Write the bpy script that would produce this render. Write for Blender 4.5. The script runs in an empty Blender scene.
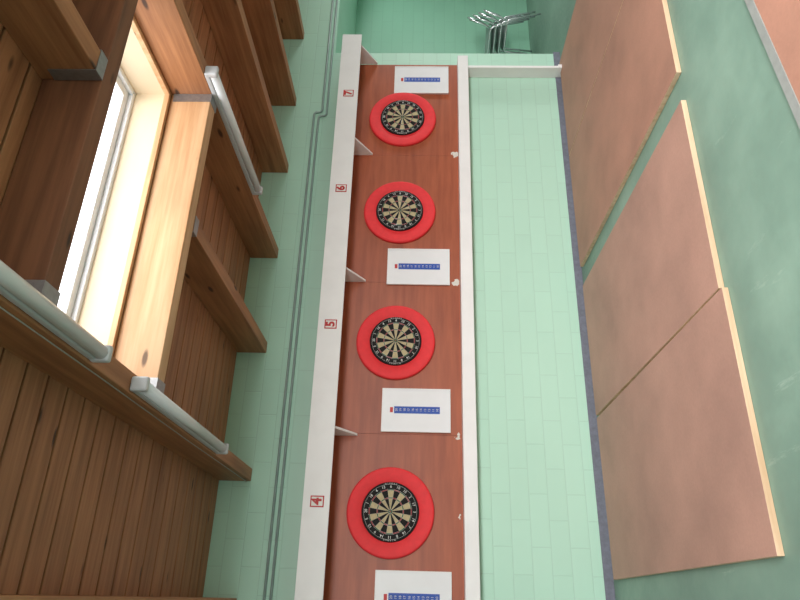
import bpy, bmesh, math, random
from mathutils import Vector, Matrix
random.seed(4)
SC=bpy.context.scene
COL=SC.collection

# ------------------------------------------------------------------ materials
def new_mat(name):
    m=bpy.data.materials.new(name); m.use_nodes=True
    nt=m.node_tree; b=nt.nodes['Principled BSDF']
    return m,nt,b
def N(nt,t,**k):
    n=nt.nodes.new(t)
    for a,v in k.items(): setattr(n,a,v)
    return n
def s2l(c):
    return tuple(((x/255)/12.92 if x/255<=0.04045 else ((x/255+0.055)/1.055)**2.4) for x in c)+(1,)
def pos_map(nt,scale=(1,1,1)):
    g=N(nt,'ShaderNodeNewGeometry'); mp=N(nt,'ShaderNodeMapping'); mp.inputs['Scale'].default_value=scale
    nt.links.new(g.outputs['Position'],mp.inputs['Vector']); return mp.outputs['Vector']
def noise(nt,vec,scale,detail=4,rough=.55):
    n=N(nt,'ShaderNodeTexNoise'); n.inputs['Scale'].default_value=scale; n.inputs['Detail'].default_value=detail
    n.inputs['Roughness'].default_value=rough; nt.links.new(vec,n.inputs['Vector']); return n.outputs['Fac']
def ramp(nt,fac,stops):
    r=N(nt,'ShaderNodeValToRGB'); e=r.color_ramp.elements
    e[0].position=stops[0][0]; e[0].color=stops[0][1]; e[1].position=stops[-1][0]; e[1].color=stops[-1][1]
    for p,c in stops[1:-1]:
        x=e.new(p); x.color=c
    nt.links.new(fac,r.inputs['Fac']); return r.outputs['Color']
def mix(nt,fac,a,b,mode='MIX'):
    m=N(nt,'ShaderNodeMix',data_type='RGBA',blend_type=mode)
    if isinstance(fac,(int,float)): m.inputs[0].default_value=fac
    else: nt.links.new(fac,m.inputs[0])
    for i,v in ((6,a),(7,b)):
        if isinstance(v,tuple): m.inputs[i].default_value=v
        else: nt.links.new(v,m.inputs[i])
    return m.outputs[2]
def bump(nt,b,h,strength=.3,dist=.01):
    n=N(nt,'ShaderNodeBump'); n.inputs['Strength'].default_value=strength; n.inputs['Distance'].default_value=dist
    nt.links.new(h,n.inputs['Height']); nt.links.new(n.outputs['Normal'],b.inputs['Normal'])
def plain(name,rgb,rough=.5,metal=0,var=.06,scale=8):
    m,nt,b=new_mat(name)
    c=s2l(rgb); d=tuple(x*(1-var*2) for x in c[:3])+(1,)
    nz=noise(nt,pos_map(nt),scale)
    nt.links.new(ramp(nt,nz,[(.3,d),(.7,c)]),b.inputs['Base Color'])
    b.inputs['Roughness'].default_value=rough; b.inputs['Metallic'].default_value=metal
    return m
def wood(name,light,dark,axis,rough=.55,knots=True):
    m,nt,b=new_mat(name)
    sc={'X':(1.2,22,22),'Y':(22,1.2,22),'Z':(22,22,1.2)}[axis]
    v=pos_map(nt,sc); nz=noise(nt,v,1.0,6,.6)
    col=ramp(nt,nz,[(.3,s2l(dark)),(.62,s2l(light))])
    big=noise(nt,pos_map(nt),1.3,2)
    col=mix(nt,.35,col,ramp(nt,big,[(.35,(.6,.57,.54,1)),(.65,(1,1,1,1))]),'MULTIPLY')
    if knots:
        kv={'X':(2.2,7,7),'Y':(7,2.2,7),'Z':(7,7,2.2)}[axis]
        vo=N(nt,'ShaderNodeTexVoronoi'); vo.inputs['Scale'].default_value=1.0
        nt.links.new(pos_map(nt,kv),vo.inputs['Vector'])
        col=mix(nt,ramp(nt,vo.outputs['Distance'],[(.07,(1,1,1,1)),(.13,(0,0,0,1))]),col,s2l(tuple(int(x*.55) for x in dark)))
    nt.links.new(col,b.inputs['Base Color']); b.inputs['Roughness'].default_value=rough
    bump(nt,b,nz,.1,.003)
    return m
def block_wall(name,rgb,axes='XZ',dark=.9):
    m,nt,b=new_mat(name)
    g=N(nt,'ShaderNodeNewGeometry'); s=N(nt,'ShaderNodeSeparateXYZ'); c=N(nt,'ShaderNodeCombineXYZ')
    nt.links.new(g.outputs['Position'],s.inputs[0]); nt.links.new(s.outputs[axes[0]],c.inputs[0]); nt.links.new(s.outputs[axes[1]],c.inputs[1])
    br=N(nt,'ShaderNodeTexBrick'); br.offset=.5
    br.inputs['Scale'].default_value=1; br.inputs['Brick Width'].default_value=.40; br.inputs['Row Height'].default_value=.15
    br.inputs['Mortar Size'].default_value=.005; br.inputs['Mortar Smooth'].default_value=.6
    base=s2l(rgb); mor=tuple(x*dark for x in base[:3])+(1,)
    br.inputs['Color1'].default_value=base; br.inputs['Color2'].default_value=tuple(x*.97 for x in base[:3])+(1,)
    br.inputs['Mortar'].default_value=mor
    nt.links.new(c.outputs[0],br.inputs['Vector'])
    nz=noise(nt,pos_map(nt),1.2,4)
    col=mix(nt,.2,br.outputs['Color'],ramp(nt,nz,[(.35,(.84,.87,.86,1)),(.65,(1,1,1,1))]),'MULTIPLY')
    nt.links.new(col,b.inputs['Base Color']); b.inputs['Roughness'].default_value=.42
    inv=N(nt,'ShaderNodeMath',operation='SUBTRACT'); inv.inputs[0].default_value=1
    nt.links.new(br.outputs['Fac'],inv.inputs[1])
    bump(nt,b,inv.outputs[0],.3,.005)
    return m

M={}
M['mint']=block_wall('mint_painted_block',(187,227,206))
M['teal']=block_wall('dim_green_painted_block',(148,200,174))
M['mint_side']=block_wall('mint_painted_block_side',(178,216,198),'YZ')
M['white']=plain('white_gloss_paint',(245,244,243),.4,var=.03,scale=5)
M['cream']=plain('cream_lining_board',(222,204,176),.6,var=.03,scale=3)
M['frame']=plain('white_window_frame',(228,232,238),.4,var=.02)
M['skirting']=plain('grey_skirting_tile',(122,124,138),.6,var=.14,scale=30)
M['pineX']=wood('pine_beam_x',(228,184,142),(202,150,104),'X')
M['pineXshade']=wood('shade_painted_pine_x',(138,88,58),(104,62,38),'X')  # darker copy of the pine: shade of the near trimmer put into its colour
M['pineY']=wood('pine_beam_y',(188,130,88),(148,94,60),'Y')
M['plank']=wood('stained_ceiling_plank',(184,126,88),(144,92,60),'X')
M['backing']=plain('dark_ceiling_backing',(30,18,12),.9)
M['steel']=plain('galvanised_steel',(170,172,175),.4,.8,var=.1,scale=40)
M['chrome']=plain('chrome_tube',(225,228,232),.25,.9,var=.03)
M['lamp_body']=plain('lamp_housing_grey',(200,201,205),.45,var=.03)
M['diff']=plain('lamp_diffuser',(228,229,233),.25,var=.02)
M['conduit']=plain('grey_conduit',(156,176,170),.4,var=.1)
M['cable']=plain('white_cable',(170,165,155),.5)
M['red']=plain('red_foam',(244,54,60),.65,var=.05,scale=20)
M['db_black']=plain('sisal_black',(22,22,22),.85)
M['db_cream']=plain('sisal_cream',(205,190,150),.85,var=.1,scale=60)
M['db_red']=plain('sisal_red',(170,38,40),.85)
M['db_green']=plain('sisal_green',(30,100,62),.85)
M['wire']=plain('wire_steel',(190,190,190),.3,.8)
M['numwhite']=plain('number_white',(225,225,220),.5)
M['wb']=plain('whiteboard_face',(240,241,243),.3,var=.02)
M['blue']=plain('blue_print',(30,80,180),.5)
M['logo_red']=plain('red_print',(200,40,40),.5)
M['sign_red']=plain('sign_red',(196,34,34),.5)
M['sign_white']=plain('sign_white',(240,238,232),.5)
M['seat']=plain('grey_green_plastic_seat',(150,165,160),.5)
M['edge']=wood('raw_sheet_edge',(226,198,166),(202,168,132),'X',knots=False)
M['border']=plain('pale_grey_border_paint',(150,154,150),.5,var=.08,scale=20)

def panel_mat():
    m,nt,b=new_mat('red_brown_plywood')
    nz=noise(nt,pos_map(nt,(1.5,9,16)),1.0,5,.6)
    col=ramp(nt,nz,[(.3,s2l((150,74,46))),(.7,s2l((180,96,62)))])
    big=noise(nt,pos_map(nt),2.3,3)
    col=mix(nt,.3,col,ramp(nt,big,[(.35,(.75,.7,.68,1)),(.65,(1,1,1,1))]),'MULTIPLY')
    g=N(nt,'ShaderNodeNewGeometry')
    nv=N(nt,'ShaderNodeTexNoise'); nv.inputs['Scale'].default_value=28; nt.links.new(g.outputs['Position'],nv.inputs['Vector'])
    sub=N(nt,'ShaderNodeVectorMath',operation='SUBTRACT'); sub.inputs[1].default_value=(.5,.5,.5); nt.links.new(nv.outputs['Color'],sub.inputs[0])
    scl=N(nt,'ShaderNodeVectorMath',operation='SCALE'); scl.inputs['Scale'].default_value=.08; nt.links.new(sub.outputs[0],scl.inputs[0])
    add=N(nt,'ShaderNodeVectorMath',operation='ADD'); nt.links.new(g.outputs['Position'],add.inputs[0]); nt.links.new(scl.outputs[0],add.inputs[1])
    for (x,z,rr) in [(1.25,1.16,.024),(2.66,1.17,.034),(4.12,1.16,.028),(.60,1.16,.014)]:
        d=N(nt,'ShaderNodeVectorMath',operation='DISTANCE'); d.inputs[1].default_value=(x,-.02,z)
        nt.links.new(add.outputs[0],d.inputs[0])
        lt=N(nt,'ShaderNodeMath',operation='LESS_THAN'); lt.inputs[1].default_value=rr
        nt.links.new(d.outputs['Value'],lt.inputs[0])
        col=mix(nt,lt.outputs[0],col,s2l((222,218,208)))
    nt.links.new(col,b.inputs['Base Color']); b.inputs['Roughness'].default_value=.42
    return m
M['panel']=panel_mat()
def floor_mat():
    m,nt,b=new_mat('worn_green_floor_paint')
    a=noise(nt,pos_map(nt),.9,6,.6)
    col=ramp(nt,a,[(.3,s2l((106,134,120))),(.55,s2l((124,154,138))),(.75,s2l((146,176,158)))])
    f=noise(nt,pos_map(nt),22,5,.7)
    col=mix(nt,.25,col,ramp(nt,f,[(.35,(.65,.67,.65,1)),(.65,(1,1,1,1))]),'MULTIPLY')
    w=noise(nt,pos_map(nt,(3,.6,1)),2.2,8,.75)
    col=mix(nt,ramp(nt,w,[(.62,(0,0,0,1)),(.74,(.7,.7,.7,1))]),col,s2l((172,194,178)))
    nt.links.new(col,b.inputs['Base Color'])
    nt.links.new(ramp(nt,f,[(.3,(.35,)*3+(1,)),(.7,(.6,)*3+(1,))]),b.inputs['Roughness'])
    return m
M['floor']=floor_mat()
def sheet_mat(name,tint):
    m,nt,b=new_mat(name)
    a=noise(nt,pos_map(nt),1.6,6,.6)
    c1=s2l(tuple(int(x*.92) for x in tint)); c2=s2l(tint); c3=s2l(tuple(min(255,int(x*1.07)) for x in tint))
    col=ramp(nt,a,[(.3,c1),(.5,c2),(.72,c3)])
    f=noise(nt,pos_map(nt),60,4,.7)
    col=mix(nt,.25,col,ramp(nt,f,[(.35,(.7,.7,.7,1)),(.65,(1,1,1,1))]),'MULTIPLY')
    nt.links.new(col,b.inputs['Base Color']); b.inputs['Roughness'].default_value=.6
    return m
M['sheet']=sheet_mat('worn_brown_sheet',(178,138,122))
M['sheet2']=sheet_mat('worn_brown_sheet_redder',(174,128,108))
def glass_mat():
    m,nt,b=new_mat('clear_skylight_glass')
    out=nt.nodes['Material Output']; nt.nodes.remove(b)
    t=N(nt,'ShaderNodeBsdfTransparent'); g=N(nt,'ShaderNodeBsdfGlossy'); g.inputs['Roughness'].default_value=.05
    mx=N(nt,'ShaderNodeMixShader'); mx.inputs[0].default_value=.06
    nt.links.new(t.outputs[0],mx.inputs[1]); nt.links.new(g.outputs[0],mx.inputs[2]); nt.links.new(mx.outputs[0],out.inputs['Surface'])
    return m
M['glass']=glass_mat()

# ------------------------------------------------------------------ helpers
def add_box(bm,lo,hi,mi=0,bev=0):
    c=[(a+b)/2 for a,b in zip(lo,hi)]; s=[abs(b-a) for a,b in zip(lo,hi)]
    r=bmesh.ops.create_cube(bm,size=1,matrix=Matrix.Translation(c)@Matrix.Diagonal((*s,1)))
    vs=r['verts']; fs=set(f for v in vs for f in v.link_faces)
    for f in fs: f.material_index=mi
    if bev:
        es=list(set(e for v in vs for e in v.link_edges))
        rr=bmesh.ops.bevel(bm,geom=es,offset=bev,segments=2,affect='EDGES',profile=.5)
        for f in rr['faces']: f.material_index=mi
def obj(name,bm,mats,loc=(0,0,0),parent=None,smooth=False,**props):
    me=bpy.data.meshes.new(name); bm.to_mesh(me); bm.free()
    for m in mats: me.materials.append(M[m])
    if smooth:
        for p in me.polygons: p.use_smooth=True
    o=bpy.data.objects.new(name,me); COL.objects.link(o); o.location=loc
    if parent: o.parent=parent
    for k,v in props.items(): o[k]=v
    return o
def box(name,lo,hi,mat,bev=0.003,parent=None,**props):
    org=((lo[0]+hi[0])/2,(lo[1]+hi[1])/2,lo[2])
    bm=bmesh.new(); add_box(bm,[a-b for a,b in zip(lo,org)],[a-b for a,b in zip(hi,org)],0,bev)
    return obj(name,bm,[mat],org,parent,**props)
def empty(name,loc,**props):
    o=bpy.data.objects.new(name,None); o.empty_display_size=.1; COL.objects.link(o); o.location=loc
    for k,v in props.items(): o[k]=v
    return o
def fillet(pts,r,n=5):
    pts=[Vector(p) for p in pts]; out=[pts[0]]
    for i in range(1,len(pts)-1):
        a,b,c=pts[i-1],pts[i],pts[i+1]
        d1=(a-b); d2=(c-b); rr=min(r,d1.length*.49,d2.length*.49)
        p=b+d1.normalized()*rr; q=b+d2.normalized()*rr
        for k in range(n+1):
            t=k/n; out.append(p*(1-t)**2+b*2*t*(1-t)+q*t*t)
    out.append(pts[-1]); return out
def tube_bm(bm,pts,rad,seg=8,closed=False,mi=0):
    pts=[Vector(p) for p in pts]; n=len(pts); rings=[]; up=None
    for i,p in enumerate(pts):
        if closed: t=(pts[(i+1)%n]-pts[i-1]).normalized()
        else: t=(pts[min(i+1,n-1)]-pts[max(i-1,0)]).normalized()
        if up is None:
            up=Vector((0,0,1)) if abs(t.z)<.9 else Vector((1,0,0))
        s=t.cross(up).normalized(); up=s.cross(t).normalized()
        rings.append([bm.verts.new(p+(s*math.cos(a)+up*math.sin(a))*rad) for a in [2*math.pi*k/seg for k in range(seg)]])
    m=n if closed else n-1
    for i in range(m):
        A=rings[i];B=rings[(i+1)%n]
        for k in range(seg):
            f=bm.faces.new((A[k],A[(k+1)%seg],B[(k+1)%seg],B[k])); f.material_index=mi; f.smooth=True
    if not closed:
        for R_ in (rings[0][::-1],rings[-1]):
            f=bm.faces.new(R_); f.material_index=mi
def tube(name,pts,rad,mat,seg=8,closed=False,parent=None,loc=(0,0,0),**props):
    bm=bmesh.new(); tube_bm(bm,pts,rad,seg,closed); bmesh.ops.recalc_face_normals(bm,faces=bm.faces)
    return obj(name,bm,[mat],loc,parent,**props)
def text_bm(bm,s,size,mat4,mi=0,ext=.0006,bold=0.0):
    cu=bpy.data.curves.new('t','FONT'); cu.body=s; cu.size=size; cu.align_x='CENTER'; cu.align_y='CENTER'; cu.extrude=ext; cu.offset=bold
    cu.resolution_u=3
    o=bpy.data.objects.new('t',cu); COL.objects.link(o)
    bpy.context.view_layer.update()
    me=bpy.data.meshes.new_from_object(o.evaluated_get(bpy.context.evaluated_depsgraph_get()))
    me.transform(mat4); k=len(bm.faces); bm.from_mesh(me); bm.faces.ensure_lookup_table()
    for f in bm.faces[k:]: f.material_index=mi
    bpy.data.objects.remove(o); bpy.data.curves.remove(cu); bpy.data.meshes.remove(me)
FACE=Matrix.Rotation(math.pi/2,4,'X')
def disc_bm(bm,prof,seg=64,mi=0,mis=None):
    rings=[]
    for r,y in prof:
        if r<1e-6: rings.append([bm.verts.new((0,y,0))])
        else: rings.append([bm.verts.new((r*math.sin(2*math.pi*k/seg),y,r*math.cos(2*math.pi*k/seg))) for k in range(seg)])
    for i in range(len(rings)-1):
        A,B=rings[i],rings[i+1]
        for k in range(seg):
            q=(k+1)%seg
            if len(A)==1: f=bm.faces.new((A[0],B[k],B[q]))
            elif len(B)==1: f=bm.faces.new((A[k],B[0],A[q]))
            else: f=bm.faces.new((A[k],B[k],B[q],A[q]))
            f.material_index=mis[i] if mis else mi
    return rings

CEIL=3.11; BB=2.85
# ------------------------------------------------------------------ structure
box('wall_back',(-5,0,-.1),(5.51,.2,3.4),'mint',0,kind='structure')
box('trim_1',(5.51,0,2.48),(9,1.55,3.4),'mint',0,kind='structure')
box('wall_return',(5.41,.2,-.1),(5.51,1.45,3.4),'mint_side',0,kind='structure')
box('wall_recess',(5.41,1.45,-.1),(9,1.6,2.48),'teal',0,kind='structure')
box('wall_right',(9,-9,-.1),(9.2,1.6,3.4),'mint_side',0,kind='structure')
box('wall_left',(-5.2,-9,-.1),(-5,.2,3.4),'mint_side',0,kind='structure')
box('wall_front',(-5.2,-9.2,-.1),(9.2,-9,3.4),'mint',0,kind='structure')
box('floor',(-5.2,-9,-.1),(9.2,1.6,0),'floor',0,kind='structure')
box('baseboard_back',(-5,-.014,0),(5.524,0,.07),'skirting',.002,kind='structure')
OX0,OX1,OY0,OY1=.946,2.907,-3.23,-2.2
bm=bmesh.new()
def rows(y0,y1,n,segs):
    w=(y1-y0)/n
    for i in range(n):
        for (a,b) in segs:
            add_box(bm,(a,y0+i*w+.007,CEIL),(b,y0+(i+1)*w-.007,CEIL+.02),0,.004)
full=[(-5,9)]
rows(OY1,0,12,full); rows(OY0,OY1,6,[(-5,OX0),(OX1,9)]); rows(-9,OY0,31,full)
for lo,hi in [((-5,OY1,3.131),(9,0,3.2)),((-5,-9,3.131),(9,OY0,3.2)),((-5,OY0,3.131),(OX0,OY1,3.2)),((OX1,OY0,3.131),(9,OY1,3.2))]:
    add_box(bm,lo,hi,1)
obj('ceiling',bm,['plank','backing'],kind='structure')
bm=bmesh.new()
Z0,Z1=CEIL+.031,3.35; t=.012
add_box(bm,(OX0,OY1-t,Z0),(OX1,OY1-.001,Z1)); add_box(bm,(OX0,OY0+.001,Z0),(OX1,OY0+t,Z1))
add_box(bm,(OX0+.001,OY0+t,Z0),(OX0+t,OY1-t,Z1)); add_box(bm,(OX1-t,OY0+t,Z0),(OX1-.001,OY1-t,Z1))
obj('trim_2',bm,['cream'],kind='structure')
bm=bmesh.new()
add_box(bm,(OX0,OY1-.03,CEIL-.002),(OX1,OY1-.001,CEIL+.03),0,.002); add_box(bm,(OX0,OY0+.001,CEIL-.002),(OX1,OY0+.03,CEIL+.03),0,.002)
add_box(bm,(OX1-.03,OY0+.03,CEIL-.002),(OX1-.001,OY1-.03,CEIL+.03),0,.002); add_box(bm,(OX0+.001,OY0+.03,CEIL-.002),(OX0+.03,OY1-.03,CEIL+.03),0,.002)
obj('trim_3',bm,['pineX'],kind='structure')
win=empty('window_1',((OX0+OX1)/2,(OY0+OY1)/2,Z1),kind='structure')
hx,hy=(OX1-OX0)/2,(OY1-OY0)/2
bm=bmesh.new()
for w,z in ((.04,-.015),(.09,.015)):
    add_box(bm,(-hx-.03,hy-w,z),(hx+.03,hy+.03,z+.03),0,.004); add_box(bm,(-hx-.03,-hy-.03,z),(hx+.03,-hy+w,z+.03),0,.004)
    add_box(bm,(-hx-.03,-hy+w,z),(-hx+w,hy-w,z+.03),0,.004); add_box(bm,(hx-w,-hy+w,z),(hx+.03,hy-w,z+.03),0,.004)
obj('window_frame',bm,['frame'],parent=win)
bm=bmesh.new(); add_box(bm,(-hx+.08,-hy+.08,.046),(hx-.08,hy-.08,.052)); obj('window_pane',bm,['glass'],parent=win)

# ------------------------------------------------------------------ beams
def beam(x,y0,y1,lab="varnished pine ceiling joist running to the green wall"):
    return box('ceiling_beam',(x,y0,BB),(x+.1,y1,CEIL-.001),'pineY',.004,label=lab,category='beam',group='pine ceiling joists')
for x in (-5+.05,-4.05,-3.06,-2.09,-1.10,-.12,3.888,4.75,5.71,6.68,7.65): beam(x,-8.9,-.002)
beam(.846,-8.9,-.002,"varnished pine joist carrying two fluorescent battens beside the skylight")
beam(2.907,-8.9,-.002,"varnished pine joist at the end of the skylight with one batten")
beam(1.955,OY1+.103,-.002,"short pine joist between the skylight trimmer and the wall")
beam(1.955,-8.9,OY0-.103,"pine joist hung from the trimmer by a steel hanger")
for y0,y1,l,mt in ((OY1,OY1+.1,"sunlit orange pine trimmer beam along the skylight opening",'pineX'),(OY0-.1,OY0,"pine trimmer beam edging the skylight opening, coloured dark for shade",'pineXshade')):
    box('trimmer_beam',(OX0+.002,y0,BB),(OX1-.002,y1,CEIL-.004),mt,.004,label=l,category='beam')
def hanger(x,y,ax):
    e=empty('joist_hanger',(x,y,BB),label="galvanised steel joist hanger at a beam junction",category='bracket',group='steel joist hangers')
    bm=bmesh.new()
    if ax=='y+' or ax=='y-':
        s=1 if ax=='y+' else -1
        lo,hi=sorted((0,s*.06))
        add_box(bm,(-.053,lo,-.004),(.053,hi,-.001)); add_box(bm,(-.056,lo,-.004),(-.052,hi,.2)); add_box(bm,(.052,lo,-.004),(.056,hi,.2))
    else:
        add_box(bm,(-.06,-.053,-.004),(0,.053,-.001)); add_box(bm,(-.06,-.056,-.004),(0,-.052,.24)); add_box(bm,(-.06,.052,-.004),(0,.056,.24))
    obj('strap',bm,['steel'],parent=e); return e
hanger(2.005,OY1+.104,'y+'); hanger(2.005,OY0-.104,'y-')
hanger(OX1-.003,OY1+.05,'x'); hanger(OX1-.003,OY0-.05,'x')
hanger(OX0+.065,OY1+.05,'x'); hanger(OX0+.065,OY0-.05,'x')

# ------------------------------------------------------------------ fluorescent battens
def batten(x,y0,y1,lab):
    e=empty('fluorescent_lamp',(x,(y0+y1)/2,BB),label=lab,category='lamp',group='fluorescent battens on joists')
    L=(y1-y0)/2
    bm=bmesh.new(); add_box(bm,(-.032,-L+.02,-.03),(.032,L-.02,0),0,.006); obj('lamp_housing',bm,['lamp_body'],parent=e)
    bm=bmesh.new()
    tube_bm(bm,[(0,-L+.03,-.047),(0,L-.03,-.047)],.03,16); bmesh.ops.recalc_face_normals(bm,faces=bm.faces)
    obj('lamp_diffuser',bm,['diff'],parent=e)
    for s in (-1,1):
        bm=bmesh.new(); add_box(bm,(-.036,min(s*L,s*(L-.035)),-.082),(.036,max(s*L,s*(L-.035)),-.0005),0,.01); obj('end_cap',bm,['lamp_body'],parent=e)
batten(.89,-2.5,-1.03,"long grey fluorescent batten under a pine joist near the wall")
batten(.89,-4.4,-2.88,"long grey fluorescent batten under a pine joist beside the skylight")
batten(2.94,-2.38,-1.06,"grey fluorescent batten at the far end of the skylight")
tube('power_cable',[(.842,-4.6,2.885),(.842,-2.7,2.88),(.842,-1.5,2.89),(.842,-.3,2.885),(.842,-.01,2.885)],.003,'cable',label="thin white cable clipped along a pine joist",category='cable')
def conduit(dz,dx,lab):
    pts=fillet([(-4.9,-.012,2.64-dz),(4.66-dx,-.012,2.64-dz),(4.66-dx,-.012,2.56-dz),(8.95,-.012,2.56-dz)],.05)
    tube('conduit_pipe',pts,.011,'conduit',10,label=lab,category='pipe',group='conduits along the green wall')
conduit(0,0,"thin painted conduit pipe running along the green wall")
conduit(.05,.05,"thin painted conduit pipe running along the green wall")
# ------------------------------------------------------------------ plywood backing + hood + ledge
for a,b in ((-2.6,-.188),(-.186,1.251),(1.2525,2.661),(2.6625,4.101),(4.1025,5.32)):
    box('plywood_panel',(a,-.02,1.13),(b,-.001,2.33),'panel',.0008,label="red-brown varnished plywood backing panel behind the dartboards",category='panel',group='plywood panels behind dartboards')
hood=empty('display_hood',(1.4,0,2.155),label="long white painted hood projecting over the dartboards",category='canopy')
ox=1.4; oz=2.155
def hb(name,lo,hi): return box(name,(lo[0]-ox,lo[1],lo[2]-oz),(hi[0]-ox,hi[1],hi[2]-oz),'white',.003,parent=hood)
hb('fascia',(-2.6,-.32,2.155),(5.45,-.302,2.36)); hb('top_shelf',(-2.6,-.301,2.335),(5.43,-.001,2.355))
def tri(x):
    bm=bmesh.new(); P=[(-.301,2.334),(-.001,2.334),(-.001,2.0),(-.035,2.0),(-.301,2.17)]
    P=[(y,z-oz) for y,z in P]; t=.009
    A=[bm.verts.new((-t,y,z)) for y,z in P];B=[bm.verts.new((t,y,z)) for y,z in P]
    bm.faces.new(A);bm.faces.new(B[::-1])
    for i in range(len(P)):
        j=(i+1)%len(P); bm.faces.new((A[j],A[i],B[i],B[j]))
    bmesh.ops.recalc_face_normals(bm,faces=bm.faces)
    for v in bm.verts:
        if v.co.y>-.03: v.co.y=-.021
    obj('bracket',bm,['white'],(x-ox,0,0),parent=hood)
for x in (-1.6,-.2,1.24,2.67,4.11,5.335): tri(x)
led=empty('wall_ledge',(1.4,0,1.02),label="white painted ledge board below the plywood with an end upright",category='ledge')
box('ledge_board',(-4,-.15,0),(3.93,-.001,.11),'white',.004,parent=led)
box('end_upright',(3.76,-.149,-.95),(3.79,-.001,-.001),'white',.003,parent=led)
box('end_foot',(3.755,-.16,-1.005),(3.80,-.0145,-.951),'white',.003,parent=led)

# ------------------------------------------------------------------ number signs
for x,ch in ((.66,'4'),(2.11,'5'),(3.49,'6'),(4.64,'7')):
    e=empty('number_sign',(x,-.3205,2.25),label="small red and white sign with the number "+ch,category='sign',group='lane number signs')
    bm=bmesh.new(); add_box(bm,(-.042,-.002,-.052),(.042,0,.052)); obj('sign_plate',bm,['sign_red'],parent=e)
    bm=bmesh.new(); add_box(bm,(-.033,-.0032,-.043),(.033,-.002,.043)); obj('sign_face',bm,['sign_white'],parent=e)
    bm=bmesh.new(); text_bm(bm,ch,.1,Matrix.Translation((0,-.0042,0))@FACE,bold=.004); obj('sign_digit',bm,['sign_red'],parent=e)

# ------------------------------------------------------------------ dartboards
BX=[.63,2.07,3.42,4.56]; BZ=1.705
def make_board():
    e=empty('dartboard',(BX[0],-.0202,BZ),category='dartboard',group='bristle dartboards on plywood')
    e['label']="bristle dartboard in a red foam surround"
    yf=-.045
    bm=bmesh.new()
    disc_bm(bm,[(0,0),(.2245,0),(.2255,-.002),(.2255,yf+.003),(.2235,yf)],80,0)
    radii=[0,.00635,.0159,.099,.107,.162,.170,.2235]
    for s in range(20):
        even=(s%2==0)
        a0=math.radians(s*18-9)
        for i in range(7):
            r0,r1=radii[i],radii[i+1]
            if i==0: mi=2
            elif i==1: mi=3
            elif i in (2,4): mi=0 if even else 1
            elif i in (3,5): mi=2 if even else 3
            else: mi=0
            for k in range(4):
                b0=a0+math.radians(4.5*k); b1=a0+math.radians(4.5*(k+1))
                p=lambda r,a:(r*math.sin(a),yf,r*math.cos(a))
                if r0==0: vs=[bm.verts.new(p(0,0)),bm.verts.new(p(r1,b0)),bm.verts.new(p(r1,b1))]
                else: vs=[bm.verts.new(p(r0,b0)),bm.verts.new(p(r1,b0)),bm.verts.new(p(r1,b1)),bm.verts.new(p(r0,b1))]
                f=bm.faces.new(vs); f.material_index=mi
    bmesh.ops.remove_doubles(bm,verts=bm.verts,dist=1e-5)
    bmesh.ops.recalc_face_normals(bm,faces=bm.faces)
    obj('board_face',bm,['db_black','db_cream','db_red','db_green'],parent=e)
    bm=bmesh.new()
    for r in radii[1:7]:
        tube_bm(bm,[(r*math.sin(2*math.pi*k/60),yf-.0008,r*math.cos(2*math.pi*k/60)) for k in range(60)],.0009,4,True)
    for s in range(20):
        a=math.radians(s*18-9); tube_bm(bm,[(.0159*math.sin(a),yf-.0008,.0159*math.cos(a)),(.176*math.sin(a),yf-.0008,.176*math.cos(a))],.0009,4)
    obj('wire_spider',bm,['wire'],parent=e)
    bm=bmesh.new()
    seq=[20,1,18,4,13,6,10,15,2,17,3,19,7,16,8,11,14,9,12,5]
    for i,n in enumerate(seq):
        a=math.radians(18*i)
        text_bm(bm,str(n),.030,Matrix.Translation((.191*math.sin(a),yf-.002,.191*math.cos(a)))@Matrix.Rotation(a,4,'Y')@FACE,bold=.0003)
    tube_bm(bm,[(.209*math.sin(2*math.pi*k/60),yf-.002,.209*math.cos(2*math.pi*k/60)) for k in range(60)],.0009,4,True)
    obj('number_ring',bm,['numwhite'],parent=e)
    for base in (90,270):
        bm=bmesh.new()
        w="winmau"
        for i,c in enumerate(w):
            a=math.radians(base+(i-2.5)*4.6)
            text_bm(bm,c,.02,Matrix.Translation((.2165*math.sin(a),yf-.0008,.2165*math.cos(a)))@Matrix.Rotation(a,4,'Y')@FACE)
        obj('rim_lettering',bm,['numwhite'],parent=e)
    return e
def make_surround():
    bm=bmesh.new(); t=-.034; r0,r1=.2275,.348
    prof=[(r0,0),(r0,t+.004),(r0+.004,t)]
    for k in range(9):
        a=math.pi/2*k/8; prof.append((r1-.02+.02*math.sin(a),t+.02-.02*math.cos(a)))
    prof.append((r1,0)); prof.append((r0,0))
    disc_bm(bm,prof,96); bmesh.ops.remove_doubles(bm,verts=bm.verts,dist=1e-5); bmesh.ops.recalc_face_normals(bm,faces=bm.faces)
    o=obj('dartboard_surround',bm,['red'],(BX[0],-.0202,BZ),smooth=True,label="round red foam surround ring around a dartboard",category='dartboard surround',group='red dartboard surrounds')
    return o
def copy_tree(o,loc):
    c=o.copy(); COL.objects.link(c); c.location=loc
    for ch in o.children:
        k=ch.copy(); COL.objects.link(k); k.parent=c; k.matrix_parent_inverse=ch.matrix_parent_inverse.copy()
    return c
b0=make_board(); s0=make_surround()
for x in BX[1:]:
    copy_tree(b0,(x,-.0202,BZ)); copy_tree(s0,(x,-.0202,BZ))

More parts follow.
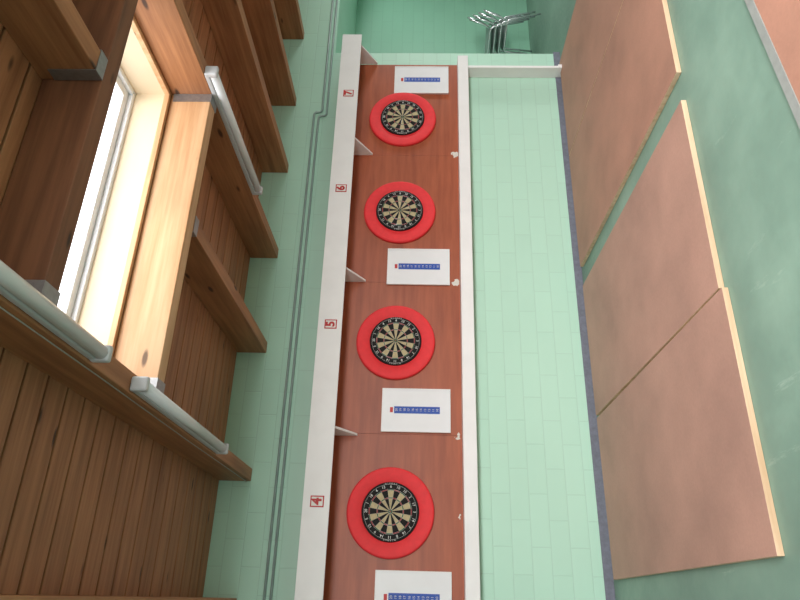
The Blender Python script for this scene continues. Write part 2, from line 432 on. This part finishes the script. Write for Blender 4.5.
# ------------------------------------------------------------------ scoreboards
def make_score(x):
    e=empty('scoreboard',(x,-.0202,1.225),label="white dry-wipe darts scoreboard with a blue number strip",category='scoreboard',group='white scoreboards beside dartboards')
    bm=bmesh.new(); add_box(bm,(-.185,-.02,0),(.185,0,.58),0,.004); obj('board_panel',bm,['wb'],parent=e)
    bm=bmesh.new()
    for lo,hi in (((-.187,-.024,0),(-.179,-.0201,.58)),((.179,-.024,0),(.187,-.0201,.58)),((-.179,-.024,0),(.179,-.0201,.008)),((-.179,-.024,.572),(.179,-.0201,.58))):
        add_box(bm,lo,hi,0,.001)
    obj('board_rim',bm,['white'],parent=e)
    bm=bmesh.new(); add_box(bm,(-.030,-.0212,.09),(.030,-.0201,.475),0); obj('number_strip',bm,['blue'],parent=e)
    bm=bmesh.new(); add_box(bm,(-.022,-.0212,.485),(.022,-.0201,.51)); obj('logo_patch',bm,['logo_red'],parent=e)
    bm=bmesh.new()
    for i,n in enumerate((20,19,18,17,16,15,14,13,12,11,10)):
        text_bm(bm,str(n),.027,Matrix.Translation((0,-.0218,.455-i*.0345))@FACE,ext=.0003)
    obj('printed_numbers',bm,['numwhite'],parent=e)
    return e
sc=make_score(.017)
for x in (1.455,2.82,5.09): copy_tree(sc,(x,-.0202,1.225))

# ------------------------------------------------------------------ floor sheets
def sheet(x0,x1,y0,y1,mat,lab,rot=0):
    cx,cy=(x0+x1)/2,(y0+y1)/2
    bm=bmesh.new(); add_box(bm,(x0-cx,y0-cy,0.001),(x1-cx,y1-cy,.032),1,.002)
    bm.normal_update()
    for f in bm.faces:
        if f.normal.z>.9: f.material_index=0
    o=obj('floor_sheet',bm,[mat,'edge'],(cx,cy,0),label=lab,category='board',group='large wooden sheets lying on the floor')
    o.rotation_euler.z=math.radians(rot)
sheet(.19,1.41,-2.53,-.12,'sheet',"worn brown wooden sheet with pale raw edge lying on the floor",.6)
sheet(1.428,2.62,-2.49,-.1,'sheet',"worn brown wooden sheet butted against its neighbour on the floor",.2)
sheet(2.82,4.055,-2.50,-.08,'sheet2',"reddish brown wooden sheet lying on the floor past a gap")
sheet(4.065,5.3,-2.50,-.08,'sheet2',"reddish brown wooden sheet lying below the far end of the wall")
t=empty('table_top_sheet',(2.99,-3.9,0),label="dark brown sheet with grey painted border lying on the green floor",category='board')
bm=bmesh.new(); add_box(bm,(-1.9,-.7,.001),(1.9,.7,.04),0,.002); obj('sheet_core',bm,['sheet2'],parent=t)
bm=bmesh.new(); bw=.045
add_box(bm,(-1.9,.7-bw,.0405),(1.9,.7,.045)); add_box(bm,(-1.9,-.7,.0405),(1.9,-.7+bw,.045)); add_box(bm,(-1.9,-.7+bw,.0405),(-1.9+bw,.7-bw,.045)); add_box(bm,(1.9-bw,-.7+bw,.0405),(1.9,.7-bw,.045))
obj('painted_border',bm,['border'],parent=t)
t.rotation_euler.z=math.radians(7.7)

# ------------------------------------------------------------------ stacked chairs
def make_chair(loc):
    e=empty('stacking_chair',loc,category='chair',group='stacked chrome chairs',label="chrome tube stacking chair with grey seat, stacked in the recess")
    w=.22; r=.012
    for s in (-1,1):
        x=s*w
        tube('side_frame',fillet([(x,-.24,.0),(x,-.20,.44),(x,.19,.42),(x,.26,.0)],.05),r,'chrome',8,parent=e)
        tube('back_post',fillet([(x*.96,.17,.425),(x*.96,.22,.50),(x*.96,.28,.70)],.05),r,'chrome',8,parent=e)
    for y,z in ((-.22,.2),(.225,.2)):
        tube('cross_bar',[(-w,y,z),(w,y,z)],.008,'chrome',8,parent=e)
    bm=bmesh.new(); add_box(bm,(-.2,-.2,.43),(.2,.19,.442),0,.005); obj('seat',bm,['seat'],parent=e)
    bm=bmesh.new(); add_box(bm,(-.2,-.006,-.06),(.2,.006,.06),0,.005)
    o=obj('backrest',bm,['seat'],(0,.255,.63),parent=e); o.rotation_euler.x=math.radians(-16)
    return e
ROT=math.radians(218)
P0=Vector((6.90,1.02,0)); ch=make_chair(P0); ch.rotation_euler.z=ROT
fw=Vector((math.sin(ROT),-math.cos(ROT),0))
for i in range(1,4):
    c=copy_tree(ch,P0+fw*.03*i+Vector((0,0,.07*i))); c.rotation_euler.z=ROT

# ------------------------------------------------------------------ light
w=bpy.data.worlds.new('w'); SC.world=w; w.use_nodes=True
bg=w.node_tree.nodes['Background']; bg.inputs[0].default_value=(.94,.97,1,1); bg.inputs[1].default_value=3.0
def area(name,loc,target,size,power,col=(1,1,1),sy=None,spread=180):
    l=bpy.data.lights.new(name,'AREA'); l.energy=power; l.size=size; l.color=col; l.spread=math.radians(spread)
    if sy: l.shape='RECTANGLE'; l.size_y=sy
    o=bpy.data.objects.new(name,l); COL.objects.link(o); o.location=loc
    o.rotation_euler=(Vector(target)-Vector(loc)).to_track_quat('-Z','Y').to_euler()
    return o
area('sky_over_skylight',(1.93,-3.6,4.4),(1.93,-2.3,3.0),2.0,95,(1,.98,.95))
area('hall_fill_light',(2,-6.6,2.7),(2,-5.6,1.5),9,470,(1,.985,.98),1.8,125)  # unseen fill lamp added below the beams to brighten wall and floor
area('added_side_light',(8.9,-1.5,1.6),(3.5,0,.8),.9,34,(1,.99,.99),.9,120)  # added lamp raking along the wall for the upright's shadow; no window there
area('recess_fill_light',(8.0,.5,2.42),(7.8,.5,0),.8,9,(1,.99,.99))  # unseen fill lamp added to brighten the recess and chairs

# ------------------------------------------------------------------ camera
a=math.radians(24.78);p=math.radians(1.72);r=math.radians(0.87)
F=Vector((math.sin(a)*math.cos(p),math.cos(a)*math.cos(p),math.sin(p)))
R=Vector((math.cos(a),-math.sin(a),0));U=R.cross(F)
R2=R*math.cos(r)+U*math.sin(r);U2=-R*math.sin(r)+U*math.cos(r)
X=-U2;Y=R2;Z=-F
cd=bpy.data.cameras.new('camera');co=bpy.data.objects.new('camera',cd);COL.objects.link(co)
co.matrix_world=Matrix(((X.x,Y.x,Z.x,0),(X.y,Y.y,Z.y,-5.4),(X.z,Y.z,Z.z,1.5),(0,0,0,1)))
cd.sensor_width=36; cd.lens=650/800*36; cd.clip_start=.05
SC.camera=co
SC.view_settings.view_transform='Standard'
